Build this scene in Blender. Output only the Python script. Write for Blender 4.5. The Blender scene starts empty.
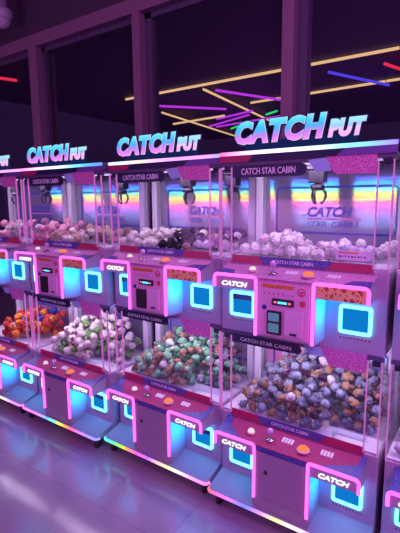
import bpy, bmesh, math, random
from mathutils import Vector, Matrix

S = 0.86                     # metres per building unit (one unit = the pitch of the machine row)
scene = bpy.context.scene
COL = scene.collection
PI = math.pi

# ------------------------------------------------------------------ materials
def new_mat(name):
    m = bpy.data.materials.new(name); m.use_nodes = True
    nt = m.node_tree
    for n in list(nt.nodes):
        nt.nodes.remove(n)
    out = nt.nodes.new('ShaderNodeOutputMaterial')
    return m, nt, out

def principled(name, col, rough=0.5, metal=0.0, spec=0.5, bump=0.0, bscale=60.0, var=0.0, vscale=8.0, coat=0.0):
    m, nt, out = new_mat(name)
    b = nt.nodes.new('ShaderNodeBsdfPrincipled')
    b.inputs['Base Color'].default_value = (*col, 1)
    b.inputs['Roughness'].default_value = rough
    b.inputs['Metallic'].default_value = metal
    b.inputs['Specular IOR Level'].default_value = spec
    b.inputs['Coat Weight'].default_value = coat
    tc = nt.nodes.new('ShaderNodeTexCoord')
    if var:
        n = nt.nodes.new('ShaderNodeTexNoise'); n.inputs['Scale'].default_value = vscale
        n.inputs['Detail'].default_value = 4
        nt.links.new(tc.outputs['Object'], n.inputs['Vector'])
        r = nt.nodes.new('ShaderNodeValToRGB')
        r.color_ramp.elements[0].position = .3; r.color_ramp.elements[1].position = .7
        r.color_ramp.elements[0].color = (*[max(0, c*(1-var)) for c in col], 1)
        r.color_ramp.elements[1].color = (*[min(1, c*(1+var)) for c in col], 1)
        nt.links.new(n.outputs['Fac'], r.inputs['Fac'])
        nt.links.new(r.outputs['Color'], b.inputs['Base Color'])
    if bump:
        n = nt.nodes.new('ShaderNodeTexNoise'); n.inputs['Scale'].default_value = bscale
        nt.links.new(tc.outputs['Object'], n.inputs['Vector'])
        bp = nt.nodes.new('ShaderNodeBump'); bp.inputs['Strength'].default_value = bump
        bp.inputs['Distance'].default_value = 0.01
        nt.links.new(n.outputs['Fac'], bp.inputs['Height'])
        nt.links.new(bp.outputs['Normal'], b.inputs['Normal'])
    nt.links.new(b.outputs['BSDF'], out.inputs['Surface'])
    return m

def emission(name, col, strength):
    m, nt, out = new_mat(name)
    e = nt.nodes.new('ShaderNodeEmission')
    e.inputs['Color'].default_value = (*col, 1); e.inputs['Strength'].default_value = strength
    nt.links.new(e.outputs['Emission'], out.inputs['Surface'])
    return m

def ramp_emission(name, axis, a, b, stops, strength):
    """light-emitting strip whose diodes change colour along an axis of the object"""
    m, nt, out = new_mat(name)
    tc = nt.nodes.new('ShaderNodeTexCoord')
    sx = nt.nodes.new('ShaderNodeSeparateXYZ'); nt.links.new(tc.outputs['Object'], sx.inputs[0])
    mr = nt.nodes.new('ShaderNodeMapRange')
    mr.inputs['From Min'].default_value = a; mr.inputs['From Max'].default_value = b
    nt.links.new(sx.outputs[axis], mr.inputs['Value'])
    r = nt.nodes.new('ShaderNodeValToRGB')
    els = r.color_ramp.elements
    while len(els) < len(stops):
        els.new(0.5)
    for e, (p, c) in zip(els, stops):
        e.position = p
    for e, (p, c) in zip(els, stops):
        e.color = (*c, 1)
    nt.links.new(mr.outputs['Result'], r.inputs['Fac'])
    e = nt.nodes.new('ShaderNodeEmission'); e.inputs['Strength'].default_value = strength
    nt.links.new(r.outputs['Color'], e.inputs['Color'])
    nt.links.new(e.outputs['Emission'], out.inputs['Surface'])
    return m

def glass(name, tint=(1, 1, 1), ior=1.25, rough=0.02):
    m, nt, out = new_mat(name)
    t = nt.nodes.new('ShaderNodeBsdfTransparent'); t.inputs['Color'].default_value = (*tint, 1)
    g = nt.nodes.new('ShaderNodeBsdfGlossy'); g.inputs['Roughness'].default_value = rough
    lw = nt.nodes.new('ShaderNodeLayerWeight'); lw.inputs['Blend'].default_value = .5
    pw = nt.nodes.new('ShaderNodeMath'); pw.operation = 'POWER'; pw.inputs[1].default_value = 5
    nt.links.new(lw.outputs['Facing'], pw.inputs[0])
    f = nt.nodes.new('ShaderNodeMath'); f.operation = 'MULTIPLY_ADD'; f.inputs[1].default_value = .5
    f.inputs[2].default_value = ((ior-1)/(ior+1))**2
    nt.links.new(pw.outputs[0], f.inputs[0])
    x = nt.nodes.new('ShaderNodeMixShader')
    nt.links.new(f.outputs[0], x.inputs[0]); nt.links.new(t.outputs[0], x.inputs[1]); nt.links.new(g.outputs[0], x.inputs[2])
    nt.links.new(x.outputs[0], out.inputs['Surface'])
    return m

def print_pattern(name, base, line, scale, width=0.06, second=None, rough=0.35):
    """printed vinyl: flat colour with cell outlines and flecks"""
    m, nt, out = new_mat(name)
    tc = nt.nodes.new('ShaderNodeTexCoord')
    v = nt.nodes.new('ShaderNodeTexVoronoi'); v.feature = 'DISTANCE_TO_EDGE'; v.inputs['Scale'].default_value = scale
    nt.links.new(tc.outputs['Object'], v.inputs['Vector'])
    r = nt.nodes.new('ShaderNodeValToRGB'); r.color_ramp.interpolation = 'CONSTANT'
    r.color_ramp.elements[0].color = (*line, 1); r.color_ramp.elements[1].position = width
    r.color_ramp.elements[1].color = (*base, 1)
    nt.links.new(v.outputs['Distance'], r.inputs['Fac'])
    colour = r.outputs['Color']
    if second:
        n = nt.nodes.new('ShaderNodeTexVoronoi'); n.inputs['Scale'].default_value = scale*.8
        nt.links.new(tc.outputs['Object'], n.inputs['Vector'])
        sp = nt.nodes.new('ShaderNodeSeparateXYZ'); nt.links.new(n.outputs['Color'], sp.inputs[0])
        gt = nt.nodes.new('ShaderNodeMath'); gt.operation = 'GREATER_THAN'; gt.inputs[1].default_value = .72
        nt.links.new(sp.outputs[0], gt.inputs[0])
        mx = nt.nodes.new('ShaderNodeMixRGB'); mx.inputs[2].default_value = (*second, 1)
        nt.links.new(gt.outputs[0], mx.inputs[0]); nt.links.new(colour, mx.inputs[1])
        colour = mx.outputs[0]
    b = nt.nodes.new('ShaderNodeBsdfPrincipled'); b.inputs['Roughness'].default_value = rough
    nt.links.new(colour, b.inputs['Base Color'])
    nt.links.new(b.outputs[0], out.inputs['Surface'])
    return m

def holographic(name):
    """grating foil: every colour leaves at its own tilt, so a lamp shows as a rainbow"""
    m, nt, out = new_mat(name)
    geo = nt.nodes.new('ShaderNodeNewGeometry')
    d = nt.nodes.new('ShaderNodeBsdfDiffuse'); d.inputs['Color'].default_value = (.14, .105, .20, 1)
    acc = d.outputs[0]
    K = HOLO
    for i, (tilt, col) in enumerate(K):
        vm = nt.nodes.new('ShaderNodeVectorMath'); vm.operation = 'ADD'
        vm.inputs[1].default_value = (0, 0, math.tan(math.radians(tilt)))
        nt.links.new(geo.outputs['Normal'], vm.inputs[0])
        nm = nt.nodes.new('ShaderNodeVectorMath'); nm.operation = 'NORMALIZE'
        nt.links.new(vm.outputs[0], nm.inputs[0])
        g = nt.nodes.new('ShaderNodeBsdfGlossy'); g.inputs['Roughness'].default_value = .10 if i < 6 else .14+.03*(i-6)
        g.inputs['Color'].default_value = (*col, 1)
        nt.links.new(nm.outputs[0], g.inputs['Normal'])
        a = nt.nodes.new('ShaderNodeAddShader')
        nt.links.new(acc, a.inputs[0]); nt.links.new(g.outputs[0], a.inputs[1])
        acc = a.outputs[0]
    nt.links.new(acc, out.inputs['Surface'])
    return m

HOLO = [(3.6, (.004, .006, .04)), (5.2, (.0, .022, .065)), (6.9, (.0, .052, .060)), (8.6, (.010, .062, .016)), (10.3, (.050, .054, .0)),
        (12.2, (.072, .030, .004)), (14.4, (.062, .010, .026)), (17.0, (.030, .016, .050)), (20.0, (.010, .026, .040))]

M = {}
M['body'] = principled('lilac_powder_coat', (.42, .31, .47), .42, bump=.05, bscale=400)
M['body_dark'] = principled('mauve_door_steel', (.36, .26, .38), .45, bump=.05, bscale=400)
M['platform'] = principled('grey_foot_plate', (.33, .31, .42), .45, bump=.05, bscale=300)
M['black'] = principled('black_plastic', (.015, .013, .02), .4)
M['rubber'] = principled('dark_rubber', (.03, .03, .035), .7)
M['navy'] = principled('navy_print', (.012, .010, .06), .35)
M['blue_print'] = print_pattern('blue_star_print', (.03, .035, .28), (.22, .16, .55), 85, .04, (.10, .06, .40))
M['red_print'] = principled('crimson_print', (.42, .02, .11), .35)
M['magenta_deck'] = print_pattern('magenta_deck_print', (.37, .015, .14), (.46, .05, .25), 40, .02, None, .6)
M['pink_deck'] = print_pattern('pink_deck_print', (.62, .22, .56), (.72, .34, .66), 30, .04)
M['pink_print'] = print_pattern('pink_doodle_print', (.58, .10, .38), (.80, .42, .68), 75, .05)
M['pale_print'] = principled('pale_blue_print', (.35, .55, .80), .35)
M['white_print'] = principled('white_lettering', (.85, .82, .9), .5)
M['ink'] = principled('blue_ink', (.008, .03, .34), .5)
M['ink_pink'] = principled('pink_ink', (.55, .12, .40), .4)
M['gold_print'] = print_pattern('red_and_gold_print', (.45, .07, .05), (.85, .55, .20), 40, .13, (.80, .50, .22))
M['orange_print'] = print_pattern('orange_notice_print', (.80, .28, .04), (.55, .12, .03), 90, .10)
M['red_mark'] = principled('red_mark', (.65, .05, .12), .4)
M['panel_pink'] = principled('pink_coin_panel', (.80, .42, .68), .38)
M['hatch_pink'] = principled('pale_pink_hatch', (.80, .50, .74), .35)
M['white_post'] = principled('white_post_steel', (.66, .63, .74), .4)
M['chamber_floor'] = principled('white_tray', (.72, .68, .80), .5)
M['cap'] = principled('dark_cap_steel', (.10, .07, .16), .4)
M['glass'] = glass('clear_pane', (.97, .95, .99))
M['acrylic'] = glass('clear_acrylic', (.94, .90, .97), 1.3, .06)
M['chute'] = glass('smoky_acrylic', (.86, .87, .96), 1.45, .05)
M['neon'] = emission('pink_neon', (1.0, .13, .80), 1.9)
M['edge'] = emission('lit_acrylic_edge', (.88, .22, .85), .62)
M['glow'] = emission('cyan_glow_frame', (.12, .76, 1.0), 3.8)
M['flap'] = emission('lit_blue_flap', (.004, .20, .62), 1.0)
M['under'] = emission('added_cyan_bay_glow', (.01, .40, 1.0), 4.0)
M['led'] = emission('white_cabin_lamp', (.86, .74, 1.0), 1.5)
M['text_white'] = emission('white_lit_lettering', (1, .93, 1), 1.6)
M['holo'] = holographic('holographic_foil')
M['chrome'] = principled('chrome', (.7, .7, .75), .2, metal=1)
M['steel_dark'] = principled('dark_steel', (.06, .055, .08), .35, metal=.6)
M['ball_clear'] = principled('lilac_ball_top', (.62, .40, .78), .15)
M['btn_white'] = emission('lit_white_button', (1, .80, .85), .9)
M['btn_orange'] = emission('lit_orange_button', (1, .22, .10), 1.1)
M['btn_ring'] = principled('button_ring', (.75, .45, .55), .3)
M['screen'] = emission('blue_reader_screen', (.22, .36, .75), .45)
M['seg_cyan'] = emission('cyan_display', (.1, .7, 1.0), 1.6)
M['seg_red'] = emission('red_display', (1, .15, .25), 1.4)
M['outline'] = emission('white_sign_outline', (.95, .72, 1.0), .9)
M['sign_side'] = emission('blue_sign_back', (.02, .04, .22), .4)
M['sign_big'] = ramp_emission('cyan_to_magenta_sign', 2, 2.250*S, 2.372*S,
    [(0, (.95, .28, 1.0)), (.28, (.62, .22, .95)), (.5, (.10, .42, .95)), (.72, (.06, .62, 1.0)), (1, (.20, .85, 1.0))], 1.05)
M['sign_small'] = ramp_emission('cyan_to_pink_sign', 2, 2.250*S, 2.326*S,
    [(0, (1.0, .42, .95)), (.45, (.95, .55, 1.0)), (.6, (.35, .62, 1.0)), (1, (.35, .88, 1.0))], 1.05)

# ------------------------------------------------------------------ mesh builder
class MB:
    def __init__(self):
        self.v = []; self.f = []; self.mi = []; self.sm = []
    def add(self, vs, fs, mi=0, smooth=False):
        o = len(self.v); self.v += [tuple(p) for p in vs]
        for q in fs:
            self.f.append([i+o for i in q]); self.mi.append(mi); self.sm.append(smooth)
        return self
    def box(self, x0, x1, y0, y1, z0, z1, mi=0, bev=0.0):
        bm = bmesh.new(); bmesh.ops.create_cube(bm, size=1)
        for v in bm.verts:
            v.co = Vector(((x0+x1)/2+v.co.x*(x1-x0), (y0+y1)/2+v.co.y*(y1-y0), (z0+z1)/2+v.co.z*(z1-z0)))
        if bev:
            bmesh.ops.bevel(bm, geom=list(bm.edges), offset=bev, segments=2, affect='EDGES', profile=.5)
        return self.bm(bm, mi)
    def bm(self, bm, mi=0, smooth=False):
        bm.verts.index_update()
        self.add([v.co.copy() for v in bm.verts], [[v.index for v in f.verts] for f in bm.faces], mi, smooth)
        bm.free(); return self
    def prism(self, pts, fn, a, b, mi=0):
        """polygon pts (counter-clockwise or not) swept from a to b; fn(p, t) gives a 3-D point"""
        n = len(pts)
        vs = [fn(p, a) for p in pts]+[fn(p, b) for p in pts]
        fs = [list(range(n))[::-1], list(range(n, 2*n))]+[[i, (i+1) % n, n+(i+1) % n, n+i] for i in range(n)]
        return self.add(vs, fs, mi)
    def plate(self, pts, y, t, mi=0):
        """upright plate in the x-z plane: front face at y-t, back at y"""
        return self.prism(pts, lambda p, k: (p[0], k, p[1]), y, y-t, mi)
    def side(self, pts, x0, x1, mi=0):
        """profile in the y-z plane swept along x"""
        return self.prism(pts, lambda p, k: (k, p[0], p[1]), x0, x1, mi)
    def tube(self, path, r, n=8, mi=0, closed=False):
        P = [Vector(p) for p in path]; m = len(P); rings = []
        for i, p in enumerate(P):
            a = P[i-1] if (i > 0 or closed) else p
            b = P[(i+1) % m] if (i < m-1 or closed) else p
            t = (b-a).normalized()
            ref = Vector((0, 1, 0)) if abs(t.y) < .9 else Vector((1, 0, 0))
            u = t.cross(ref).normalized(); w = t.cross(u).normalized()
            rings.append([p+u*(r*math.cos(2*PI*k/n))+w*(r*math.sin(2*PI*k/n)) for k in range(n)])
        vs = [q for R in rings for q in R]; fs = []
        for i in range(m if closed else m-1):
            j = (i+1) % m
            for k in range(n):
                fs.append([i*n+k, i*n+(k+1) % n, j*n+(k+1) % n, j*n+k])
        if not closed:
            fs += [list(range(n))[::-1], list(range((m-1)*n, m*n))]
        return self.add(vs, fs, mi, True)
    def lathe(self, prof, c, n=20, mi=0, axis='z'):
        vs = []; fs = []
        for (r, h) in prof:
            for k in range(n):
                a = 2*PI*k/n
                if axis == 'z': vs.append((c[0]+r*math.cos(a), c[1]+r*math.sin(a), c[2]+h))
                elif axis == 'y': vs.append((c[0]+r*math.cos(a), c[1]+h, c[2]+r*math.sin(a)))
                else: vs.append((c[0]+h, c[1]+r*math.cos(a), c[2]+r*math.sin(a)))
        for i in range(len(prof)-1):
            for k in range(n):
                fs.append([i*n+k, i*n+(k+1) % n, (i+1)*n+(k+1) % n, (i+1)*n+k])
        fs.append(list(range(n))[::-1]); fs.append(list(range((len(prof)-1)*n, len(prof)*n)))
        return self.add(vs, fs, mi, True)
    def ball(self, c, r, sub=2, mi=0, rot=None):
        bm = bmesh.new(); bmesh.ops.create_icosphere(bm, subdivisions=sub, radius=1)
        r = (r, r, r) if not hasattr(r, '__len__') else r
        for v in bm.verts:
            p = Vector((v.co.x*r[0], v.co.y*r[1], v.co.z*r[2]))
            if rot: p = rot @ p
            v.co = p+Vector(c)
        return self.bm(bm, mi, True)
    def mesh(self, name, mats, scale=S):
        me = bpy.data.meshes.new(name)
        me.from_pydata([(x*scale, y*scale, z*scale) for x, y, z in self.v], [], self.f)
        for m in mats: me.materials.append(m)
        for p, i, s in zip(me.polygons, self.mi, self.sm):
            p.material_index = i; p.use_smooth = s
        bm = bmesh.new(); bm.from_mesh(me)
        bmesh.ops.recalc_face_normals(bm, faces=bm.faces); bm.to_mesh(me); bm.free()
        me.update(); return me

def text_mb(string, x0, x1, z0, z1, y, depth, offset=0.0, shear=0.0, ref=None, space=1.0):
    """lettering standing upright and facing -y, fitted to the box x0..x1, z0..z1"""
    cu = bpy.data.curves.new('lettering', 'FONT')
    cu.body = string; cu.size = 1; cu.offset = offset; cu.shear = shear; cu.extrude = .05
    cu.resolution_u = 3; cu.space_character = space
    ob = bpy.data.objects.new('lettering_source', cu); COL.objects.link(ob)
    dg = bpy.context.evaluated_depsgraph_get(); dg.update()
    me = bpy.data.meshes.new_from_object(ob.evaluated_get(dg))
    vs = [v.co.copy() for v in me.vertices]; fs = [list(p.vertices) for p in me.polygons]
    bpy.data.objects.remove(ob); bpy.data.meshes.remove(me); bpy.data.curves.remove(cu)
    a0, a1 = min(v.x for v in vs), max(v.x for v in vs); b0, b1 = min(v.y for v in vs), max(v.y for v in vs)
    if ref: a0, a1, b0, b1 = ref
    mb = MB()
    mb.add([(x0+(v.x-a0)/(a1-a0)*(x1-x0), y-depth*(v.z+.05)/.1, z0+(v.y-b0)/(b1-b0)*(z1-z0)) for v in vs], fs)
    mb.bounds = (a0, a1, b0, b1)
    return mb

CACHE = {}
def link(name, me, parent=None):
    o = bpy.data.objects.new(name, me); COL.objects.link(o)
    if parent is not None: o.parent = parent
    return o
def part(name, key, fn, mats, parent):
    """a part (mesh shared between the machines through its key) under its thing"""
    if key is None or key not in CACHE:
        me = fn().mesh(name, [M[m] if isinstance(m, str) else m for m in mats])
        if key is None: return link(name, me, parent)
        CACHE[key] = me
    return link(name, CACHE[key], parent)
def empty(name, loc, rz=0.0):
    o = bpy.data.objects.new(name, None); COL.objects.link(o)
    o.empty_display_size = .1
    o.location = Vector(loc)*S; o.rotation_euler = (0, 0, rz); return o
def tag(o, label=None, cat=None, group=None, kind=None):
    if label: o['label'] = label
    if cat: o['category'] = cat
    if group: o['group'] = group
    if kind: o['kind'] = kind
    return o

# ------------------------------------------------------------------ machine geometry (units)
XB, XC, XN, XP, XK = .485, .432, .168, .409, .480    # body, canopy, centre box, pane and column edges
DEP = .50                                           # depth of the cabin
LEVELS = (0, .991)                                  # height step between the two storeys

def rounded_rect(x0, x1, z0, z1, r, n=5):
    pts = []
    for cx, cz, a0 in ((x1-r, z1-r, 0), (x0+r, z1-r, 90), (x0+r, z0+r, 180), (x1-r, z0+r, 270)):
        for i in range(n+1):
            a = math.radians(a0+90*i/n); pts.append((cx+r*math.cos(a), cz+r*math.sin(a)))
    return pts

def ring(x0, x1, z0, z1, w, r, y, t):
    mb = MB(); o = rounded_rect(x0, x1, z0, z1, r); i = rounded_rect(x0+w, x1-w, z0+w, z1-w, max(r-w*.6, .002)); n = len(o)
    vs = [(p[0], y, p[1]) for p in o]+[(p[0], y, p[1]) for p in i]+[(p[0], y-t, p[1]) for p in o]+[(p[0], y-t, p[1]) for p in i]
    fs = []
    for k in range(n):
        j = (k+1) % n
        fs += [[k, j, n+j, n+k], [2*n+k, 2*n+j, 3*n+j, 3*n+k], [k, j, 2*n+j, 2*n+k], [n+k, n+j, 3*n+j, 3*n+k]]
    return mb.add(vs, fs)

def deck_pt(x, t, z0, lift=0.0):
    """point on the sloping deck: t = 0 front edge, 1 at the pane; z0 is the storey"""
    return (x, -.162+t*.158, z0+.521+t*.042+lift)

def deck_top(pieces, z0, lift):
    mb = MB()
    for poly, mi in pieces:
        n = len(poly)
        vs = [deck_pt(x, t, z0, lift) for x, t in poly]+[deck_pt(x, t, z0, lift-.004) for x, t in poly]
        mb.add(vs, [list(range(n)), list(range(n, 2*n))[::-1]]+[[i, n+i, n+(i+1) % n, (i+1) % n] for i in range(n)], mi)
    return mb

def neon_path(s, zb, zt, zo, y):
    r = .022
    pts = [(s*(XN-.005), y, zb), (s*(XN-.005), y, zt-.012)]
    pts += [(s*(XN-.001), y, zt-.004), (s*(XN+.008), y, zt)]
    pts += [(s*(XC-r), y, zt)]
    for i in range(1, 6):
        a = PI/2*i/5; pts.append((s*(XC-r+r*math.sin(a)), y, zt-r+r*math.cos(a)))
    pts.append((s*XC, y, zo))
    return pts

RAINBOW_TOP = {
 -3: [(0, (.9, .3, .8)), (.6, (1, .3, .75)), (1, (1, .35, .85))],
 -2: [(0, (1, .25, .7)), (.22, (1, .55, .95)), (.42, (.85, .8, 1)), (.55, (.65, 1, .75)), (.66, (.25, .9, 1)), (.82, (.1, .4, 1)), (1, (.1, .25, 1))],
 -1: [(0, (.7, .6, 1)), (.10, (.5, .9, 1)), (.22, (.85, .95, .9)), (.33, (1, .6, .45)), (.42, (1, .45, .8)), (.62, (.65, .3, 1)), (.85, (.8, .3, .9)), (1, (.3, .3, 1))],
  0: [(0, (.9, .12, .35)), (.10, (1, .35, .75)), (.22, (.95, .75, 1)), (.45, (.95, .92, 1)), (.62, (.65, .95, .85)), (.75, (.25, .9, .65)), (.88, (.2, .5, 1)), (1, (.3, .2, 1))],
  1: [(0, (.15, .75, 1)), (.5, (.2, .4, 1)), (1, (.8, .3, 1))]}
RAINBOW_LOW = {
 -3: [(0, (1, .3, .8)), (.5, (1, .9, .5)), (.72, (1, .9, .7)), (.85, (1, .3, .8)), (1, (.8, .2, 1))],
 -2: [(0, (1, .2, .75)), (.22, (.85, .2, 1)), (.37, (.15, .45, 1)), (.46, (.15, 1, .6)), (.54, (.8, 1, .15)), (.61, (1, .4, .08)), (.70, (1, .12, .35)), (.82, (.55, .2, 1)), (1, (.3, .3, 1))],
 -1: [(0, (.08, .9, .9)), (.10, (.1, 1, .4)), (.20, (.4, 1, .1)), (.26, (1, .35, .08)), (.35, (1, .1, .6)), (.48, (.45, .15, 1)), (.57, (.9, .5, .5)), (.66, (1, .85, .4)), (.75, (1, .9, .75)), (.86, (1, .4, .8)), (1, (1, .2, .8))],
  0: [(0, (1, .15, .2)), (.09, (1, .15, .7)), (.18, (.55, .2, 1)), (.28, (.15, .2, 1)), (.38, (.65, .25, .9)), (.48, (1, .75, .3)), (.58, (1, .9, .8)), (.70, (1, .35, .85)), (.85, (.6, .3, 1)), (1, (.2, .5, 1))],
  1: [(0, (.1, .7, 1)), (.5, (.2, .4, 1)), (1, (.8, .3, 1))]}

PLACE = {-3: (-2.470, .0, 0), -2: (-1.4699, -.0043, .0019), -1: (-.4694, .0387, -.0124), 0: (.5259, -.0011, .004), 1: (1.528, .0, 0)}

CLAWS = {-3: ((.07, .20), (.37, .31)), -2: ((.37, .31),), -1: ((.08, .20), (.38, .31)), 0: ((.03, .22),), 1: ((.03, .20), (.13, .30))}

def build_storey(root, k, lv):
    z0 = LEVELS[lv]
    U = bool(lv)
    zb = 1.186 if U else .188              # bottom of the centre box
    zcab = 1.56 if U else .585             # top of the wall behind
    # wall of the storey with everything below the cabin
    if U: part('upper_body', 'ub', lambda: MB().box(-XB, XB, 0, DEP+.04, 1.132, 1.575, bev=.006), ['body'], root)
    else: part('lower_body', 'lb', lambda: MB().box(-XB, XB, 0, DEP+.04, .10, .584, bev=.006), ['body'], root)
    # centre box
    cb = part('centre_cabinet', ('cc', lv), lambda: MB().side([(0, z0+.557), (-.160, z0+.516), (-.160, zb if U else .10), (0, (zb-.01) if U else .10)], -XN-.006, XN+.006), ['body' if U else 'body_dark'], root)
    # canopies (the hoods above the prize doors) and their lettering
    for s in (-1, 1):
        def canopy(s=s):
            a, b = sorted((s*(XN+.006), s*XC))
            mb = MB(); zt = z0+.519; zl = z0+.446; r = .02
            return mb.side([(0, zt+.038), (-.160, zt-.003), (-.160, zl), (0, zl)], a, b)
        cn = part('canopy', ('can', lv, s), canopy, ['body'], root)
        part('neon_trim', ('neon', lv, s), lambda s=s: MB().tube(neon_path(s, zb+.002, z0+.524, z0+.448, -.168), .0100), ['neon'], cn)
        part('added_bay_glow', ('und', lv, s), lambda s=s: MB().box(*sorted((s*.172, s*.42)), -.145, -.012, z0+.442, z0+.4465), ['under'], cn)  # unseen cyan panel added below the hood to light the bay
        if U and s == 1:
            part('patterned_board', 'pb', lambda: MB().box(XN+.014, XC-.012, -.166, -.160, z0+.448, z0+.512), ['gold_print'], cn)['label'] = 'red and gold patterned hood board'
        else:
            cx = s*.302
            part('lettering', ('cat', lv, s), lambda: text_mb('CATCH', cx-.082, cx+.082, z0+.460, z0+.488, -.160, .004, .025, .25), ['text_white'], cn)
        # prize door
        d0, d1 = z0+.243, z0+.397
        a, b = sorted((s*.250, s*.418))
        pd = part('prize_door', ('pd', lv, s), lambda: MB().plate(rounded_rect(a+.008, b-.008, d0+.008, d1-.008, .012), 0, .004), ['flap'], root)
        part('glow_frame', ('gf', lv, s), lambda: ring(a, b, d0, d1, .017, .016, 0, .012), ['glow'], pd)
        if not (U and s == 1):
            part('door_slot', ('ds', lv, s), lambda: MB().box(a+.018, b-.018, -.008, -.0005, d1-.052, d1-.018), ['navy'], pd)
        part('vent_dots', ('vd', lv, s), lambda: vent(a, b, d0-.026), ['black'], root)
    # deck with its printed film
    def deck():
        if U:
            return deck_top([([(-.30, 0), (.28, 0), (.34, .45), (XC, .50), (XC, 1), (-XC, 1), (-XC, .50), (-.34, .45)], 0),
                             ([(-XC, 0), (-.30, 0), (-.34, .45), (-XC, .50)], 1),
                             ([(.28, 0), (XC, 0), (XC, .50), (.34, .45)], 1)], z0, .003)
        return deck_top([([(-.25, 0), (.20, 0), (.40, .55), (.405, 1), (-.39, 1), (-.36, .5)], 0),
                         ([(-XC, 0), (-.25, 0), (-.36, .5), (-.39, 1), (-XC, 1)], 1),
                         ([(.20, 0), (XC, 0), (XC, 1), (.405, 1), (.40, .55)], 1)], z0, .003)
    dk = part('control_deck', ('deck', lv), deck, ['pink_deck' if U else 'magenta_deck', 'blue_print'], root)
    part('front_edge_film', ('lip', lv), lambda: MB().box(-XN+.012, XN-.012, -.166, -.160, z0+.494, z0+.517), ['blue_print' if not U else 'pink_print'], dk)
    # controls: button, joystick, notice, button, notice
    for x, t, mt, big in ((-.222, .45, 'btn_white', .019), (.108, .42, 'btn_orange', .028)):
        def ringm(x=x, t=t, big=big):
            p = deck_pt(x, t, z0); return MB().lathe([(big*1.35, .002), (big*1.35, .010), (big*1.1, .013), (big*1.0, .010)], p)
        def cap(x=x, t=t, big=big):
            p = deck_pt(x, t, z0); return MB().lathe([(big, .008), (big*.98, .018), (big*.75, .024), (big*.35, .027), (.001, .0275)], (p[0], p[1], p[2]+.004))
        b_ = part('push_button', ('pr', lv, x), ringm, ['btn_ring'], root)
        part('button_cap', ('pc', lv, x), cap, [mt], b_)
    def stick():
        p = deck_pt(-.095, .42, z0)
        mb = MB().lathe([(.026, .002), (.026, .007), (.012, .012), (.006, .014)], p)
        return mb.lathe([(.005, .010), (.005, .045)], p, 10)
    j = part('joystick', ('js', lv), stick, ['chrome'], root)
    part('ball_top', ('jb', lv), lambda: MB().ball((deck_pt(-.095, .42, z0)[0], deck_pt(-.095, .42, z0)[1], deck_pt(-.095, .42, z0)[2]+.056), .020, 2), ['ball_clear'], j)
    for x in (.005, .235):
        def notice(x=x):
            mb = MB()
            for q in range(4):
                mb2 = deck_top([([(x-.035+q*.018, .50), (x-.022+q*.018, .50), (x-.022+q*.018, .72), (x-.035+q*.018, .72)], 0)], z0, .006)
                mb.add(mb2.v, mb2.f)
            return mb
        part('deck_lettering', ('dn', lv, x), notice, ['white_print'], dk)
    # printed strip below the pane
    zs0, zs1 = z0+.572, z0+.618
    def strip():
        mb = MB()
        mb.plate([(-.412, zs0), (-.20, zs0), (-.23, zs1), (-.412, zs1)], -.001, .005, 0)
        mb.plate([(-.20, zs0), (.17, zs0), (.21, zs1), (-.23, zs1)], -.001, .005, 1)
        mb.plate([(.17, zs0), (.412, zs0), (.412, zs1), (.21, zs1)], -.001, .005, 0)
        return mb
    st = part('printed_strip', ('strip', lv), strip, ['red_print', 'blue_print'], root)
    part('lettering', ('striptext', lv), lambda: text_mb('CATCH STAR CABIN', -.13, .10, zs0+.012, zs0+.032, -.006, .002, .01), ['white_print'], st)
    # cabin
    zf = z0+.597; zt = 2.152 if U else 1.132
    part('tray', ('tray', lv), lambda: MB().box(-XB+.004, XB-.004, .006, DEP, zf-.012, zf), ['chamber_floor'], root)
    bp = part('back_panel', ('bk', lv), lambda: MB().box(-XB+.004, XB-.004, DEP, DEP+.02, zf, zt), ['holo'], root)
    def frame_line():
        w = .012; mb = ring(-.355, .42, z0+.72, z0+1.025 if U else z0+.98, w, .03, DEP, .002); return mb
    part('printed_border', ('bl', lv), frame_line, ['ink'], bp)
    part('lettering', ('bt', lv), lambda: text_mb('CATCH', -.13, .16, z0+.83, z0+.895, DEP, .002, .03, .25), ['ink'], bp)
    part('lettering', ('bt2', lv), lambda: text_mb('STAR  CABIN', -.13, .19, z0+.765, z0+.80, DEP, .002, .012), ['ink'], bp)
    part('underline', ('bt3', lv), lambda: MB().box(-.13, .21, DEP-.002, DEP, z0+.812, z0+.822), ['ink_pink'], bp)
    for s in (-1, 1):
        part('corner_post', ('post', lv, s), lambda: MB().box(*sorted((s*(XB-.004), s*(XB-.058))), DEP-.055, DEP, zf, zt-.002, bev=.004), ['white_post'], root)
        part('side_pane', ('sp', lv, s), lambda: MB().box(*sorted((s*XB, s*(XB-.005))), .004, DEP-.06, zf, zt-.002), ['glass'], root)
        cp = part('corner_column', ('cp', lv, s), lambda: MB().box(*sorted((s*(XP+.004), s*(XB-.002))), -.012, -.004, z0+.592, zt-.022), ['acrylic'], root)
        part('lit_edge', ('ce', lv, s), lambda: MB().box(*sorted((s*XP-.0026, s*XP+.0026)), -.016, -.004, z0+.594, zt-.03), ['edge'], cp)
        part('lit_edge', ('ce2', lv, s), lambda: MB().box(*sorted((s*XK-.0026, s*XK+.0026)), -.016, -.004, z0+.592, zt-.03), ['edge'], cp)
        part('bracket', ('cbk', lv, s), lambda: MB().box(*sorted((s*(XP+.016), s*(XK-.012))), -.002, .03, zt-.055, zt-.02, bev=.004), ['steel_dark'], cp)
    part('front_pane', ('fp', lv), lambda: MB().box(-XP+.005, XP-.005, -.005, 0, zs1+.001, zt-.02), ['glass'], root)
    part('header_frame', ('hf', lv), lambda: MB().box(-XB, XB, -.004, .014, zt-.022, zt), ['cap'], root)
    # header prints on the pane
    h0, h1 = (2.062, 2.130) if U else (1.062, 1.116)
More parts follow.
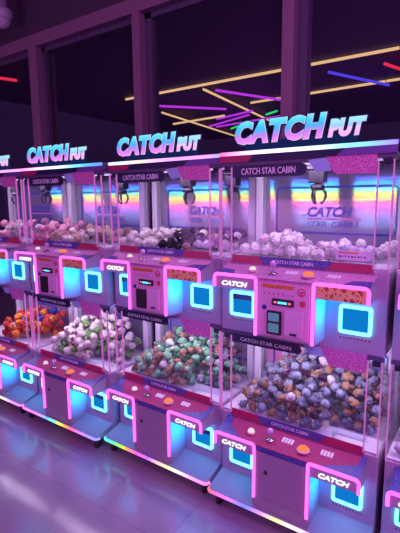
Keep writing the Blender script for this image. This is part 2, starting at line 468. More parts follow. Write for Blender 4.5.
    hd = part('header_label', ('hd', lv), lambda: MB().plate([(-.405, h0), (.02, h0)]+[(.02+.03*math.sin(a), (h0+h1)/2-(h1-h0)/2*math.cos(a)) for a in (PI*.25, PI*.5, PI*.75)]+[(.02, h1), (-.405, h1)], -.0055, .003), ['navy'], root)
    part('lettering', ('ht', lv), lambda: text_mb('CATCH STAR CABIN', -.345, -.015, h0+.016, h1-.016, -.0085, .002, .012), ['white_print'], hd)
    part('pink_sticker', ('ps', lv), lambda: MB().plate([(.205, h0-.028 if not U else h0), (.402, h0-.028 if not U else h0-.002), (.402, h1+.022), (.15, h1+.022), (.185, h0+.02)], -.0055, .003), ['pink_print'], root)
    part('pale_sticker', ('pl', lv), lambda: MB().plate([(.055, h1+.01), (.15, h1+.018), (.182, h0+.02), (.10, h0+.012)], -.0055, .003), ['pale_print'], root)
    # cabin lamp, above the header
    part('cabin_lamp', ('cl', lv), lambda: MB().box(-.44, .44, .02, .05, zt-.018, zt-.006), ['led'], root)
    # prize chute guards
    for s in (1,):
        def chute(s=s):
            yb = .128 if s < 0 else .084; hh = .06 if s < 0 else .105
            mb = MB(); a, b = sorted((s*.405, s*.235))
            mb.box(a, b, yb, yb+.006, zf, zf+hh); xi = s*.235
            mb.box(xi-.003, xi+.003, .010, yb, zf, zf+hh)
            return mb
        part('chute_guard', ('ch', lv, s), chute, ['chute'], root)
    # gantry and claws (seen only in the upper cabins)
    if U:
        g = part('gantry_rail', 'gr', lambda: MB().box(-.47, .47, .12, .132, zt-.026, zt-.012).box(-.47, .47, .36, .375, zt-.026, zt-.012), ['steel_dark'], root)
        for i, (x, y) in enumerate(CLAWS[k]):
            c = part('claw', ('claw', x, y), lambda: claw_body(x, y, zt), ['steel_dark', 'chrome'], root)
            for q in range(3):
                part('claw_prong', ('prong', x, y, q), lambda: prong(x, y, zt-.165, q*2*PI/3+.5), ['steel_dark'], c)

def vent(a, b, z):
    mb = MB(); n = 9
    for i in range(n):
        x = a+(b-a)*(i+.5)/n
        mb.box(x-.004, x+.004, -.002, .0, z-.003, z+.003)
    return mb

def claw_body(x, y, zt):
    mb = MB().box(x-.05, x+.05, y-.05, y+.06, zt-.05, zt-.014, 0, .004)
    mb.box(x-.046, x+.046, y-.035, y+.035, zt-.125, zt-.05, 0, .006)
    mb.lathe([(.006, 0), (.006, .04)], (x, y, zt-.15), 8, 1)
    mb.lathe([(.012, 0), (.036, .004), (.042, .02), (.034, .036), (.014, .042)], (x, y, zt-.168), 16, 0)
    mb.ball((x+.03, y-.02, zt-.12), (.016, .016, .022), 1, 1)
    return mb
def prong(x, y, z, a):
    c, s = math.cos(a), math.sin(a)
    return MB().tube([(x+c*r, y+s*r, z+h) for r, h in ((.026, .01), (.044, -.012), (.048, -.035), (.038, -.062), (.022, -.078))], .0075, 8)

MACHINE_LABEL = {
 -3: 'claw machine cut off by the left edge, red and orange toys in its lower cabin',
 -2: 'claw machine with pink and tan toys above and white and green toys below',
 -1: 'claw machine with white and black toys above and mint and brown toys below',
  0: 'claw machine with white sheep-like toys above and grey-blue toys below, blue holographic back panel',
  1: 'claw machine cut off by the right edge, orange toy in its lower cabin'}

def build_machine(k):
    ox, oy, a = PLACE[k]
    root = empty('claw_machine', (ox, oy, 0), a)
    tag(root, MACHINE_LABEL[k], 'claw machine', 'two-storey claw machines in a row')
    # foot plate with rounded front corners, its light strip, casters
    def outline(o=0.0):
        r = .03; w = .482-o; f = .176-o; pts = [(-w, 0), ]
        for i in range(6):
            t = math.radians(180+90*i/5); pts.append((-w+r+r*math.cos(t), -f+r+r*math.sin(t)))
        for i in range(6):
            t = math.radians(270+90*i/5); pts.append((w-r+r*math.cos(t), -f+r+r*math.sin(t)))
        pts.append((w, 0)); return pts
    def plate():
        pts = outline(); n = len(pts)
        top = [(x, y, .124+.046*(1+y/.176)) for x, y in pts]; bot = [(x, y, .098) for x, y in pts]
        return MB().add(top+bot, [list(range(n)), list(range(n, 2*n))[::-1]]+[[i, n+i, n+(i+1) % n, (i+1) % n] for i in range(n)])
    fp = part('foot_plate', 'plate', plate, ['platform'], root)
    low = ramp_emission('low_strip_lights', 0, -.485*S, .485*S, RAINBOW_LOW[k], 1.5)
    part('light_strip', None, lambda: MB().tube([(x, y, .110) for x, y in outline(-.004)][1:-1], .0105, 8), [low], fp)
    for x in (-.43, .43):
        for y in (-.12, .42):
            c = part('caster', ('cas', x, y), lambda: MB().box(x-.022, x+.022, y-.02, y+.02, .06, .10, 0, .003), ['steel_dark'], root)
            part('wheel', ('whe', x, y), lambda: MB().lathe([(.030, -.012), (.034, -.008), (.034, .008), (.030, .012)], (x, y, .034), 16, 0, 'x'), ['rubber'], c)
    for lv in (0, 1):
        build_storey(root, k, lv)
    # door of the lower centre box
    d = part('service_door', 'door', lambda: MB().box(-.140, .140, -.166, -.1605, .204, .488, 0, .003), ['body_dark'], root)
    part('door_lock', 'lock', lambda: MB().lathe([(.012, 0), (.012, -.005), (.009, -.008), (.001, -.0085)], (-.088, -.166, .374), 14, 0, 'y'), ['steel_dark'], d)
    # coin panel of the upper centre box
    Y = -.160
    cp = part('coin_panel', 'cpan', lambda: MB().box(-.145, .145, Y-.008, Y, 1.198, 1.497, 0, .003), ['panel_pink'], root)
    yf = Y-.008
    part('orange_notice', 'onot', lambda: MB().plate(rounded_rect(-.125, .06, 1.468, 1.488, .006), yf, .002), ['orange_print'], cp)
    part('small_lettering', 'slet', lambda: small_marks(yf), ['ink_pink'], cp)
    part('round_sticker', 'rsti', lambda: ring(.078, .122, 1.438, 1.482, .005, .0218, yf, .002).box(.088, .112, yf-.002, yf, 1.456, 1.464).box(.093, .107, yf-.002, yf, 1.446, 1.452), ['red_mark'], cp)
    part('red_sticker', 'rst2', lambda: MB().plate(rounded_rect(.092, .124, 1.385, 1.415, .012), yf, .002), ['red_mark'], cp)
    dp = part('coin_display', 'disp', lambda: MB().box(-.062, .062, yf-.012, yf, 1.378, 1.414, 0, .004), ['black'], cp)
    part('lit_digits', 'dig', lambda: MB().box(-.026, .026, yf-.0135, yf-.0115, 1.389, 1.401), ['seg_cyan'], dp)
    part('red_digits', 'dig2', lambda: MB().box(-.048, -.034, yf-.0135, yf-.0115, 1.390, 1.400).box(.034, .048, yf-.0135, yf-.0115, 1.390, 1.400), ['seg_red'], dp)
    part('panel_lock', 'plock', lambda: MB().lathe([(.013, 0), (.013, -.005), (.008, -.008), (.001, -.0085)], (-.108, yf, 1.358), 14, 0, 'y'), ['ink'], cp)
    rd = part('card_reader', 'read', lambda: MB().box(-.088, -.006, yf-.016, yf, 1.215, 1.345, 0, .004), ['black'], cp)
    if k == 0:
        s_ = part('reader_screen', 'rscr', lambda: MB().plate(rounded_rect(-.078, -.016, 1.290, 1.335, .006), yf-.016, .002).plate(rounded_rect(-.078, -.016, 1.228, 1.278, .006), yf-.016, .002), ['screen'], rd)
    ht = part('cash_hatch', 'hatch', lambda: MB().box(.008, .118, yf-.014, yf, 1.215, 1.362, 0, .008), ['hatch_pink'], cp)
    part('return_slot', 'rslot', lambda: MB().box(.045, .085, yf-.016, yf-.0135, 1.226, 1.238), ['black'], ht)
    if k == 0:
        nc = part('notice_card', 'card', lambda: MB().box(.215, .385, .018, .021, 1.618, 1.668), ['white_print'], root)
        part('handwriting', 'cardink', lambda: card_marks(.018), ['navy'], nc)
        part('orange_band', 'cardband', lambda: MB().box(.225, .33, .0165, .018, 1.655, 1.664), ['orange_print'], nc)
    # cap, its light strip and the sign on top
    def cap():
        return MB().box(-.492, .492, -.010, DEP+.04, 2.150, 2.190, 0, .006).box(-.492, .492, .0, DEP+.04, 2.190, 2.216, 0, .006)
    cpx = part('top_cap', 'cap', cap, ['cap'], root)
    def fascia():
        mb = MB()
        mb.plate([(-.491, 2.152), (-.30, 2.152), (-.27, 2.189), (-.491, 2.189)], -.010, .003, 0)
        mb.plate([(-.30, 2.152), (.20, 2.152), (.25, 2.189), (-.27, 2.189)], -.010, .003, 1)
        mb.plate([(.20, 2.152), (.491, 2.152), (.491, 2.189), (.25, 2.189)], -.010, .003, 2)
        return mb
    part('fascia', 'fas', fascia, ['red_print', 'navy', 'violet_print'], cpx)
    top = ramp_emission('top_strip_lights', 0, -.49*S, .49*S, RAINBOW_TOP[k], 1.7)
    part('light_strip', None, lambda: MB().box(-.491, .491, -.014, 0, 2.190, 2.211, 0, .004), [top], cpx)
    sg = part('sign', 'sbar', lambda: MB().box(-.33, .30, .0, .02, 2.214, 2.262, 0, .004).plate(rounded_rect(-.36, .12, 2.236, 2.262, .006), 0, .01), ['sign_side'], root)
    def big(off, y, d, mb0=None):
        return text_mb('CATCH', -.380, .150, 2.246, 2.372, y, d, off, .22, BIGREF, 1.10)
    def small(off, y, d):
        return text_mb('PUT', .160, .345, 2.246, 2.332, y, d, off, .22, SMALLREF, 1.12)
    for nm, fn, mt in (('big', big, 'sign_big'), ('small', small, 'sign_small')):
        bk = part('letter_back', nm+'b', lambda: fn(.10 if nm == 'big' else .13, -.004, .012), ['sign_side'], sg)
        part('letter_outline', nm+'o', lambda: fn(.066 if nm == 'big' else .08, -.016, .004), ['outline'], bk)
        part('letter_face', nm+'f', lambda: fn(.052 if nm == 'big' else .058, -.020, .006), [mt], bk)
    return root

def card_marks(y):
    mb = MB(); rnd = random.Random(8)
    for i in range(9):
        x = .228+i*.016
        mb.box(x, x+.003, y-.001, y, 1.634, 1.634+rnd.uniform(.010, .016))
        mb.box(x, x+rnd.uniform(.007, .011), y-.001, y, 1.632+rnd.uniform(0, .008), 1.643)
    return mb
def small_marks(y):
    mb = MB(); rnd = random.Random(3)
    for i in range(7):
        x = -.115+i*.027
        mb.box(x, x+.010, y-.001, y, 1.432, 1.432+rnd.uniform(.008, .018))
    return mb

M['violet_print'] = principled('violet_print', (.16, .08, .34), .35)
BIGREF = text_mb('CATCH', 0, 1, 0, 1, 0, .01, .055, .22, None, 1.10).bounds
SMALLREF = text_mb('PUT', 0, 1, 0, 1, 0, .01, .06, .22, None, 1.12).bounds

for k in (-3, -2, -1, 0, 1):
    build_machine(k)

# ------------------------------------------------------------------ the toys
def toy_mats(prefix, cols):
    return [principled('%s_plush_%s' % (prefix, n), c, .95, spec=.15, bump=.6, bscale=260, var=.12, vscale=60) for n, c in cols]
EYE = principled('black_bead_eye', (.01, .01, .012), .2)

def toy_body(shape):
    """body with its limbs; radius about 1 (material 0 main, 1 second colour)"""
    mb = MB()
    if shape == 'sheep':
        rnd = random.Random(5)
        mb.ball((0, 0, 0), (.78, .66, .62), 2)
        for i in range(14):
            z = 1-2*(i+.5)/14; a = i*2.4; r = math.sqrt(1-z*z)
            mb.ball((r*math.cos(a)*.62, r*math.sin(a)*.52, z*.48), rnd.uniform(.24, .34), 1)
        for x in (-.4, .35):
            for y in (-.3, .3): mb.ball((x, y, -.62), (.15, .15, .26), 1, 1)
    elif shape == 'bear':
        mb.ball((-.10, 0, -.03), (.74, .66, .64), 2)
        mb.ball((-.22, 0, -.38), (.50, .46, .34), 2, 1)
        for s in (-1, 1):
            mb.ball((.10, s*.62, -.05), (.38, .22, .20), 1, 0, Matrix.Rotation(s*.6, 3, 'Z'))
            mb.ball((-.52, s*.42, -.18), (.36, .26, .26), 1, 1, Matrix.Rotation(-s*.5, 3, 'Z'))
        mb.ball((-.72, 0, .12), .15, 1, 1)
    else:
        mb.ball((-.08, 0, 0), (.80, .76, .72), 2)
        mb.ball((-.30, 0, .28), (.42, .50, .36), 2, 1)
        for s in (-1, 1):
            mb.ball((-.05, s*.68, -.12), (.22, .22, .15), 1, 1)
            mb.ball((-.35, s*.40, -.52), (.24, .20, .18), 1, 0)
    return mb
def toy_head(shape, mb=None):
    mb = mb or MB()
    if shape == 'sheep':
        mb.ball((.72, 0, .22), (.27, .24, .26), 2, 1)
        for s in (-1, 1):
            mb.ball((.66, s*.30, .30), (.10, .17, .07), 1, 1); mb.ball((.95, s*.10, .28), .045, 1, 2)
    elif shape == 'bear':
        mb.ball((.48, 0, .20), (.46, .52, .46), 2, 0)
        mb.ball((.80, 0, .08), (.18, .22, .17), 1, 1)
        for s in (-1, 1):
            mb.ball((.38, s*.38, .48), (.10, .17, .17), 1, 1); mb.ball((.83, s*.18, .27), .055, 1, 2)
        mb.ball((.97, 0, .13), .055, 1, 2)
    else:
        mb.ball((.52, 0, .05), (.36, .46, .42), 2, 1)
        for s in (-1, 1):
            mb.ball((.40, s*.34, .45), (.13, .14, .26), 1, 0); mb.ball((.84, s*.20, .16), .06, 1, 2)
        mb.ball((.86, 0, -.02), (.08, .12, .07), 1, 0)
    return mb

def pile(rnd, n, r, region, height, floor):
    """drop balls one by one; keep those that come to rest below the wanted surface"""
    out = []; tries = 0; r0, r1 = r
    cell = r1*2.1; grid = {}
    first = []; step = (r0+r1)*.93; yy = region[2]+r1*1.08; odd = 0
    while yy < region[3]-r1:
        xx = region[0]+r1*1.1+odd*step/2
        while xx < region[1]-r1*1.1:
            first.append((xx+rnd.uniform(-.004, .004), yy+rnd.uniform(0, .006))); xx += step
        yy += step*.88; odd = 1-odd
    while len(out) < n and tries < n*260:
        tries += 1
        rr = rnd.uniform(r0, r1)
        best = None
        seed = first.pop(0) if first else None
        for _ in range(1 if seed else 4):
            x = rnd.uniform(region[0]+rr*1.1, region[1]-rr*1.1); y = rnd.uniform(region[2]+rr*1.1, region[3]-rr*1.1)
            if seed: x, y = seed
            h = height(x, y)
            if h <= floor+.01: continue
            z = floor+rr*1.03
            gx, gy = int(x//cell), int(y//cell)
            for i in (-1, 0, 1):
                for j in (-1, 0, 1):
                    for (px, py, pz, pr) in grid.get((gx+i, gy+j), ()):
                        d2 = (x-px)**2+(y-py)**2; R = (rr+pr)*.87
                        if d2 < R*R:
                            z = max(z, pz+math.sqrt(R*R-d2))
            if z+rr*.4 > h+rr*.6: continue
            if best is None or z < best[2]: best = (x, y, z, rr)
        if best:
            out.append(best); grid.setdefault((int(best[0]//cell), int(best[1]//cell)), []).append(best)
    return out

def lerp(a, b, t): return a+(b-a)*max(0, min(1, t))
def chutes(x, y, left=True, right=True):
    return (left and x < -.178 and y < .185) or (right and x > .178 and y < .145)

# each cabin: machine, storey, radius, count, height function, kinds [(share test, colours, shape, name)]
def place_toys(k, lv, n, r, hf, kinds, where, seed, detailed=False):
    rnd = random.Random(seed)
    floor = LEVELS[lv]+.597
    ox, oy, a = PLACE[k]
    ca, sa = math.cos(a), math.sin(a)
    pts = pile(rnd, n, r, (-.476, .476, .003, .443), lambda x, y: floor+hf(x, y), floor)
    srcs = {}
    rows = []
    for (x, y, z, rr) in pts:
        kd = kinds(x, y, z-floor, rnd)
        rows.append((x, y, z, rr, kd))
    front = sorted([q for q in rows if q[1] < .085 and q[2] < floor+.07], key=lambda q: q[0])
    for q in rows:
        x, y, z, rr, kd = q
        name, desc, shape, cols = kd
        key = (k, lv, desc, shape)
        if key not in srcs:
            mats = toy_mats(desc.replace(' ', '_').replace('-', '_'), (('main', cols[0]), ('second', cols[1])))+[EYE]
            if detailed:
                srcs[key] = (toy_body(shape).mesh(name+'_body', mats, 1), toy_head(shape).mesh(name+'_head', mats, 1))
            else:
                srcs[key] = (toy_head(shape, toy_body(shape)).mesh(name+'_body', mats, 1), None)
        body, head = srcs[key]
        o = link(name, body)
        o.location = (S*(ox+x*ca-y*sa), S*(oy+x*sa+y*ca), S*z)
        o.rotation_euler = (rnd.uniform(-.9, .9), rnd.uniform(-.9, .9), rnd.uniform(-PI, PI))
        o.scale = (S*rr,)*3
        if head: link('head', head, o)
        if q in front and len(front) > 1:
            i = front.index(q)
            tag(o, '%s %s from left at the pane, %s' % (desc, ORD[i], where), 'plush toy', 'plush toys at the pane, %s' % where)
        else:
            dep = 'at the back of' if y > .28 else 'in the middle of'
            tag(o, '%s %s the pile, %s' % (desc, dep, where), 'plush toy', '%ss %s the pile, %s' % (desc, dep, where))
ORD = ['first', 'second', 'third', 'fourth', 'fifth', 'sixth', 'seventh', 'eighth', 'ninth', 'tenth', 'eleventh', 'twelfth',
       'thirteenth', 'fourteenth', 'fifteenth', 'sixteenth', 'seventeenth', 'eighteenth', 'nineteenth', 'twentieth', 'twenty-first', 'twenty-second']

def pick(rnd, table):
    t = rnd.random()*sum(w for w, _ in table)
    for w, q in table:
        t -= w
        if t <= 0: return q
    return table[-1][1]

GREY = ('plush_toy_grey', 'grey-blue plush toy', 'bear', ((.18, .21, .33), (.50, .37, .28)))  # animal shapes and kinds invented; only the toys' colours are known
GREY2 = ('plush_toy_grey', 'pale blue-grey plush toy', 'round', ((.30, .34, .48), (.16, .18, .30)))
TANP = ('plush_toy_muted', 'tan and brown plush toy', 'bear', ((.40, .24, .15), (.24, .26, .36)))
DARKB = ('plush_toy_muted', 'dark brown plush toy', 'round', ((.16, .09, .09), (.40, .26, .22)))
WHITEP = ('plush_toy_muted', 'white-faced grey plush toy', 'round', ((.62, .60, .68), (.75, .72, .78)))
MINT = ('plush_toy_green', 'mint green plush toy', 'round', ((.18, .48, .30), (.62, .66, .54)))
MINT2 = ('plush_toy_green', 'dark green plush toy', 'bear', ((.10, .28, .18), (.40, .22, .18)))
BROWN = ('plush_toy_muted', 'rose-brown plush toy', 'bear', ((.34, .19, .15), (.58, .46, .40)))
CREAM = ('plush_toy_white', 'white plush toy', 'round', ((.80, .74, .74), (.82, .72, .66)))
CREAM2 = ('plush_toy_white', 'red-patched white plush toy', 'bear', ((.80, .75, .74), (.50, .12, .16)))
LEAF = ('plush_toy_green', 'leaf green plush toy', 'bear', ((.16, .34, .12), (.60, .66, .45)))
SHEEP = ('plush_sheep', 'fluffy white plush sheep', 'sheep', ((.90, .86, .88), (.74, .64, .70)))
SHEEP2 = ('plush_sheep', 'pale pink plush sheep', 'sheep', ((.78, .62, .72), (.62, .50, .56)))
BLACK = ('plush_toy_black', 'black plush toy', 'round', ((.025, .02, .035), (.08, .06, .09)))
BLACKW = ('plush_toy_black', 'black and white plush toy', 'round', ((.03, .025, .04), (.75, .68, .72)))
TAN = ('plush_toy_tan', 'tan plush toy', 'bear', ((.62, .46, .36), (.74, .64, .54)))
TAN2 = ('plush_toy_tan', 'brown and cream plush toy', 'round', ((.36, .22, .17), (.72, .62, .54)))
PINK = ('plush_toy_pastel', 'pink plush toy', 'round', ((.80, .36, .52), (.82, .48, .60)))
RED = ('plush_toy_bright', 'red plush toy', 'round', ((.60, .05, .05), (.70, .20, .10)))
ORANGE = ('plush_toy_bright', 'orange plush toy', 'round', ((.85, .24, .04), (.85, .40, .15)))
BLUE = ('plush_toy_bright', 'dark blue plush toy', 'round', ((.04, .06, .34), (.10, .16, .50)))
LILAC = ('plush_toy_pastel', 'pale lilac plush toy', 'round', ((.66, .56, .74), (.74, .66, .80)))

# lower cabins
place_toys(0, 0, 220, (.033, .042), lambda x, y: 0 if chutes(x, y, False) or x < -.37 else lerp(.155, .33, (y-.02)/.4)*lerp(.35, 1, (x+.40)/.22),
           lambda x, y, z, r: pick(r, [(44, GREY), (22, GREY2), (22, TANP), (8, DARKB), (4, WHITEP)]),
           'lower cabin below the sheep', 11, True)
place_toys(-1, 0, 165, (.036, .046), lambda x, y: 0 if chutes(x, y, False) or x < -.38 else lerp(.155, .33, (y-.02)/.4)*lerp(.35, 1, (x+.40)/.22)*lerp(1, .3, (x-.30)/.12),
           lambda x, y, z, r: pick(r, [(46, MINT), (8, MINT2), (34, BROWN), (12, WHITEP)]),
           'lower cabin below black toys', 12)
place_toys(-2, 0, 140, (.038, .048), lambda x, y: 0 if chutes(x, y, False) or x < -.34 else lerp(.155, .33, (y-.02)/.4)*lerp(.35, 1, (x+.40)/.22)*lerp(1, .3, (x-.32)/.12),
           lambda x, y, z, r: pick(r, [(56, CREAM), (22, CREAM2), (22, LEAF)]),
           'lower cabin below pink toys', 13)
place_toys(-3, 0, 70, (.042, .052), lambda x, y: 0 if x < -.1 or chutes(x, y) else lerp(.12, .24, y/.4),
           lambda x, y, z, r: pick(r, [(45, RED), (35, ORANGE), (20, BLUE)]),
           'lower cabin at left edge', 14)
place_toys(1, 0, 40, (.040, .050), lambda x, y: 0 if x > .1 else lerp(.16, .24, y/.4),
           lambda x, y, z, r: ORANGE if z > .14 and r.random() < .5 else pick(r, [(20, ORANGE), (80, LILAC)]),
           'lower cabin at right edge', 15)
# upper cabins
place_toys(0, 1, 74, (.036, .046), lambda x, y: 0 if chutes(x, y, False, True) or y < .10 and x < .1 else .062+.07*math.exp(-((x+.20)/.12)**2)+.02*(x > .1),
           lambda x, y, z, r: pick(r, [(90, SHEEP), (10, SHEEP2)]),
           'upper cabin of sheep', 21, True)
place_toys(-1, 1, 90, (.034, .046), lambda x, y: 0 if chutes(x, y, False, True) else lerp(.075, .12, y/.4),
           lambda x, y, z, r: pick(r, [(1, CREAM)]) if x < -.10 else (pick(r, [(6, BLACK), (1, BLACKW)]) if x < .14 else pick(r, [(2, BLACKW), (2, CREAM), (1, TAN2)])),
           'upper cabin with black toys', 22)
place_toys(-2, 1, 90, (.034, .046), lambda x, y: 0 if chutes(x, y, False, True) else lerp(.075, .11, y/.4)*(1.4 if x < -.2 else 1),
           lambda x, y, z, r: PINK if x < -.12-.1*(y < .1) else pick(r, [(45, TAN), (35, TAN2), (20, CREAM)]),
           'upper cabin of pink toys', 23)
place_toys(-3, 1, 60, (.036, .046), lambda x, y: 0 if x < -.15 or chutes(x, y, False) else lerp(.10, .17, y/.4),
           lambda x, y, z, r: pick(r, [(60, PINK), (40, CREAM)]),
           'upper cabin at left edge', 24)
place_toys(1, 1, 30, (.036, .046), lambda x, y: 0 if x > .1 else lerp(.09, .15, y/.4),
           lambda x, y, z, r: pick(r, [(60, CREAM), (40, LILAC)]),
           'upper cabin at right edge', 25)

# ------------------------------------------------------------------ the room
def floor_mat():
    m, nt, out = new_mat('polished_vinyl_tile')
    tc = nt.nodes.new('ShaderNodeTexCoord')
    br = nt.nodes.new('ShaderNodeTexBrick'); br.offset = 0
    br.inputs['Scale'].default_value = 1.0
    br.inputs['Brick Width'].default_value = .5; br.inputs['Row Height'].default_value = .5
    br.inputs['Mortar Size'].default_value = .003
    br.inputs['Color1'].default_value = (.38, .29, .42, 1); br.inputs['Color2'].default_value = (.35, .265, .39, 1)
    br.inputs['Mortar'].default_value = (.27, .21, .30, 1)
    nt.links.new(tc.outputs['Object'], br.inputs['Vector'])
    n = nt.nodes.new('ShaderNodeTexNoise'); n.inputs['Scale'].default_value = 2.2; n.inputs['Detail'].default_value = 6
    nt.links.new(tc.outputs['Object'], n.inputs['Vector'])
    mr = nt.nodes.new('ShaderNodeMapRange'); mr.inputs['To Min'].default_value = .08; mr.inputs['To Max'].default_value = .20
    nt.links.new(n.outputs['Fac'], mr.inputs['Value'])
    b = nt.nodes.new('ShaderNodeBsdfPrincipled')
    nt.links.new(br.outputs['Color'], b.inputs['Base Color'])
    nt.links.new(mr.outputs['Result'], b.inputs['Roughness'])
    b.inputs['Specular IOR Level'].default_value = .42
    n2 = nt.nodes.new('ShaderNodeTexNoise'); n2.inputs['Scale'].default_value = 9
    nt.links.new(tc.outputs['Object'], n2.inputs['Vector'])
    bp = nt.nodes.new('ShaderNodeBump'); bp.inputs['Strength'].default_value = .12; bp.inputs['Distance'].default_value = .01
    nt.links.new(n2.outputs['Fac'], bp.inputs['Height']); nt.links.new(bp.outputs['Normal'], b.inputs['Normal'])
    nt.links.new(b.outputs[0], out.inputs['Surface'])
    return m
def window_mat():
    m, nt, out = new_mat('night_window_glass')
    d = nt.nodes.new('ShaderNodeBsdfDiffuse'); d.inputs['Color'].default_value = (.02, .012, .035, 1)
    g = nt.nodes.new('ShaderNodeBsdfGlossy'); g.inputs['Roughness'].default_value = .0; g.inputs['Color'].default_value = (1, 1, 1, 1)
    x = nt.nodes.new('ShaderNodeMixShader'); x.inputs[0].default_value = .22
    nt.links.new(d.outputs[0], x.inputs[1]); nt.links.new(g.outputs[0], x.inputs[2]); nt.links.new(x.outputs[0], out.inputs['Surface'])
    return m
M['floor'] = floor_mat(); M['window'] = window_mat()
M['wall'] = principled('mauve_wall_paint', (.085, .05, .09), .8, bump=.1, bscale=120)
M['frame'] = principled('mauve_window_frame', (.30, .165, .25), .55)
M['frame_dark'] = principled('dark_window_sash', (.11, .08, .15), .6)
M['ceiling'] = principled('dark_ceiling_paint', (.10, .06, .15), .9)
def structure(name, mb, mat):
    o = link(name, mb.mesh(name, [M[mat]])); o['kind'] = 'structure'; return o
YW, YG, ZC, ZH = 1.20, 1.32, 4.40, 3.77
structure('floor', MB().box(-9, 6, -11, 1.7, -.05, 0), 'floor')
structure('ceiling', MB().box(-9, 6, -11, 1.7, ZC, ZC+.05), 'ceiling')
wall = MB().box(-9, 6, YW, 1.5, ZH+.14, ZC).box(-9, 6, YW, 1.5, 0, .75)
structure('wall_back', wall, 'wall')
piers = [-6.80, -5.10, -3.40, -1.70, -.075, 1.62, 3.35, 5.1]
for i, (a, b) in enumerate(zip(piers[:-1], piers[1:])):
    w = structure('window_%d' % (i+1), MB().box(a+.03, b-.03, YG, YG+.02, .75, ZH), 'window')
    fr = MB()
    for x, w_ in ((a+.04, .09), (b-.075, .03)): fr.box(x, x+w_, YG-.05, YG, .75, ZH)
    fr.box(a+.05, b-.05, YG-.05, YG, ZH-.05, ZH)
    link('window_sash', fr.mesh('window_sash', [M['frame_dark']]), w)
for i, x in enumerate(piers):
    wd = .15 if x < -3 else .10
    structure('trim_%d' % (i+1), MB().box(x-wd/2, x+wd/2, YW-.02, 1.5, .75, ZH, 0, .004), 'frame')
structure('trim_%d' % (len(piers)+1), MB().box(-9, 6, YW-.02, 1.5, ZH, ZH+.14, 0, .006), 'frame')
structure('baseboard_back', MB().box(-9, 6, YW-.02, YW, 0, .12), 'frame')

# light tubes on the ceiling of the hall: seen mirrored in the windows
TUBES = {'warm': ((1.0, .60, .30), 'amber'), 'purple': ((.62, .04, 1.0), 'purple'), 'blue': ((.10, .06, 1.0), 'blue'),
         'red': ((1.0, .03, .08), 'red'), 'green': ((.02, .9, .25), 'green')}
def tube_mat(c, s): return emission(c+'_tube_light', TUBES[c][0], s)
TM = {c: tube_mat(c, 3.5) for c in TUBES}
LINES = [('warm', (-6.32, 5.82), (-.15, 5.82), 'long amber tube light nearest the windows, mirrored above the signs'),
         ('warm', (-4.06, 8.02), (-.5, 7.88), 'amber tube light farther from the windows, mirrored beside the bright pillar'),
         ('warm', (-6.43, 7.33), (-7.14, 12.6), 'amber tube light running away from the windows on the left'),
         ('warm', (-4.08, 5.9), (-4.75, 11.4), 'amber tube light running away from the windows in the middle'),
         ('warm', (-6.8, 8.3), (-4.9, 8.1), 'short amber tube light crossing the purple ones'),
         ('purple', (-5.9, 6.15), (-4.6, 7.7), 'purple tube light slanting left of the amber cross tube'),
         ('purple', (-3.75, 5.88), (-3.00, 7.64), 'purple tube light slanting next to the bright pillar'),
         ('purple', (-5.55, 8.75), (-4.16, 8.30), 'upper purple tube light of the far zigzag'),
         ('purple', (-6.45, 9.7), (-4.5, 8.75), 'middle purple tube light of the far zigzag'),
         ('purple', (-6.3, 9.9), (-3.6, 9.4), 'lowest purple tube light of the far zigzag'),
         ('green', (-6.1, 10.5), (-5.3, 9.95), 'green tube light left in the far zigzag'),
         ('green', (-4.1, 9.0), (-3.65, 8.72), 'green tube light right in the far zigzag'),
         ('blue', (-1.37, 5.99), (-.67, 7.66), 'blue tube light slanting right of the bright pillar'),
         ('red', (-.42, 6.07), (-.22, 6.7), 'red tube light at the upper right'),
         ('red', (-6.55, 2.51), (-6.40, 2.94), 'short red tube light mirrored at the left edge')]
for i, (c, p, q, lab) in enumerate(LINES):
    zt = ZC-.05-(0 if c == 'warm' and i < 2 else .21 if i == 4 else .07 if c == 'warm' else .14)
    o = link('tube_light', MB().tube([(p[0], 2*YG-p[1], zt), (q[0], 2*YG-q[1], zt)], .027, 8).mesh('tube_light', [TM[c]]))
    hg = MB()
    for t in (.06, .94):
        hx, hy = p[0]+(q[0]-p[0])*t, 2*YG-p[1]-(q[1]-p[1])*t
        hg.lathe([(.008, zt+.02), (.008, ZC)], (hx, hy, 0), 6)
    link('hanger', hg.mesh('hanger', [M['steel_dark']]), o)
    tag(o, lab, 'tube light', 'coloured tube lights on the ceiling')

# security camera at the upper left
sc_ = empty('security_camera', (-3.60, .95, ZC))
tag(sc_, 'white dome security camera under the ceiling at the upper left', 'security camera')
def pm(fn, name, mat, par): return link(name, fn.mesh(name, [M[mat]]), par)
pm(MB().lathe([(.07, .08), (.07, -.14), (.10, -.15), (.12, -.17), (.12, -.24), (.10, -.26)], (0, 0, -.08), 24), 'housing', 'white_post', sc_)
pm(MB().lathe([(.10, -.26), (.095, -.30), (.07, -.34), (.03, -.36), (.001, -.365)], (0, 0, -.08), 24), 'dome', 'white_post', sc_)
pm(MB().box(.015, .06, -.112, -.07, -.415, -.355, 0, .008), 'lens', 'black', sc_)

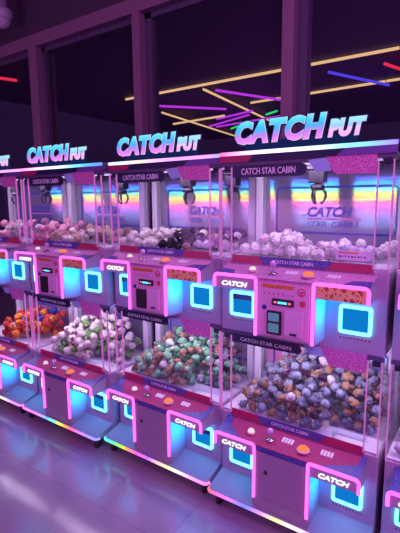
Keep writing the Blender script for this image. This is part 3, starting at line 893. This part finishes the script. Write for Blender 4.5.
# ------------------------------------------------------------------ lamps
def area(name, loc, rot, size, col, power, sy=None):
    l = bpy.data.lights.new(name, 'AREA'); l.energy = power; l.color = col; l.size = size*S
    if sy: l.shape = 'RECTANGLE'; l.size_y = sy*S
    o = bpy.data.objects.new(name, l); COL.objects.link(o)
    o.location = Vector(loc)*S; o.rotation_euler = rot
    return o
for k in PLACE:
    ox, oy, a = PLACE[k]
    for lv in (0, 1):
        zt = (2.150 if lv else 1.130)
        area('cabin_light', (ox, oy+.06, zt-.022), (math.radians(28), 0, a), .86, (.92, .76, 1.0), 2.7 if lv else 3.2, .02)
        for s in (-1, 1):      # unseen blue lamp added per bay to tint the side of the centre box
            z = LEVELS[lv]+.36
            ca, sa = math.cos(a), math.sin(a); lx, ly = s*.415, -.085
            o = area('added_bay_fill', (ox+lx*ca-ly*sa, oy+lx*sa+ly*ca, z), (0, s*math.radians(93), a), .16, (.0, .36, 1.0), .75, .12)
            o.data.spread = math.radians(70)
# purple fill lamps added out of view, right of and behind the camera
area('hall_fill', (3.2, -2.0, 3.9), (math.radians(35), math.radians(30), 0), 1.4, (.80, .26, .95), 64)
area('hall_fill', (2.6, -4.6, 4.1), (math.radians(50), math.radians(8), 0), 1.6, (.84, .27, .90), 74)
area('added_front_fill', (-3.0, -6.5, 1.3), (math.radians(90), 0, 0), 5.0, (.78, .25, .95), 70, 1.2)  # added low fill light for the fronts; no opposite row is modelled

w = bpy.data.worlds.new('World'); scene.world = w; w.use_nodes = True
w.node_tree.nodes['Background'].inputs['Color'].default_value = (.10, .04, .20, 1)
w.node_tree.nodes['Background'].inputs['Strength'].default_value = .5

# ------------------------------------------------------------------ camera
cam = bpy.data.cameras.new('camera'); co = bpy.data.objects.new('camera', cam); COL.objects.link(co)
cam.sensor_fit = 'VERTICAL'; cam.sensor_height = 36; cam.lens = 431.96/533*36
yaw, pitch, roll = .6065, -.1565, -.0094
cy, sy = math.cos(yaw), math.sin(yaw)
F = Vector((-sy*math.cos(pitch), cy*math.cos(pitch), math.sin(pitch)))
R = Vector((cy, sy, 0)); Up = R.cross(F)
cr, sr = math.cos(roll), math.sin(roll)
R, Up = R*cr+Up*sr, Up*cr-R*sr
mw = Matrix((R, Up, -F)).transposed().to_4x4(); mw.translation = Vector((1.4391, -2.2552, 1.9462))*S
co.matrix_world = mw
cam.clip_start = .02
scene.camera = co

vs = scene.view_settings
scene.display_settings.display_device = 'sRGB'
vs.view_transform = 'Standard'; vs.look = 'None'; vs.exposure = 0.0; vs.gamma = 1.0; vs.use_curve_mapping = False
cyc = scene.cycles
cyc.transparent_max_bounces = 40; cyc.max_bounces = 8; cyc.sample_clamp_indirect = 4.0
cyc.caustics_reflective = False; cyc.caustics_refractive = False
cyc.use_denoising = True
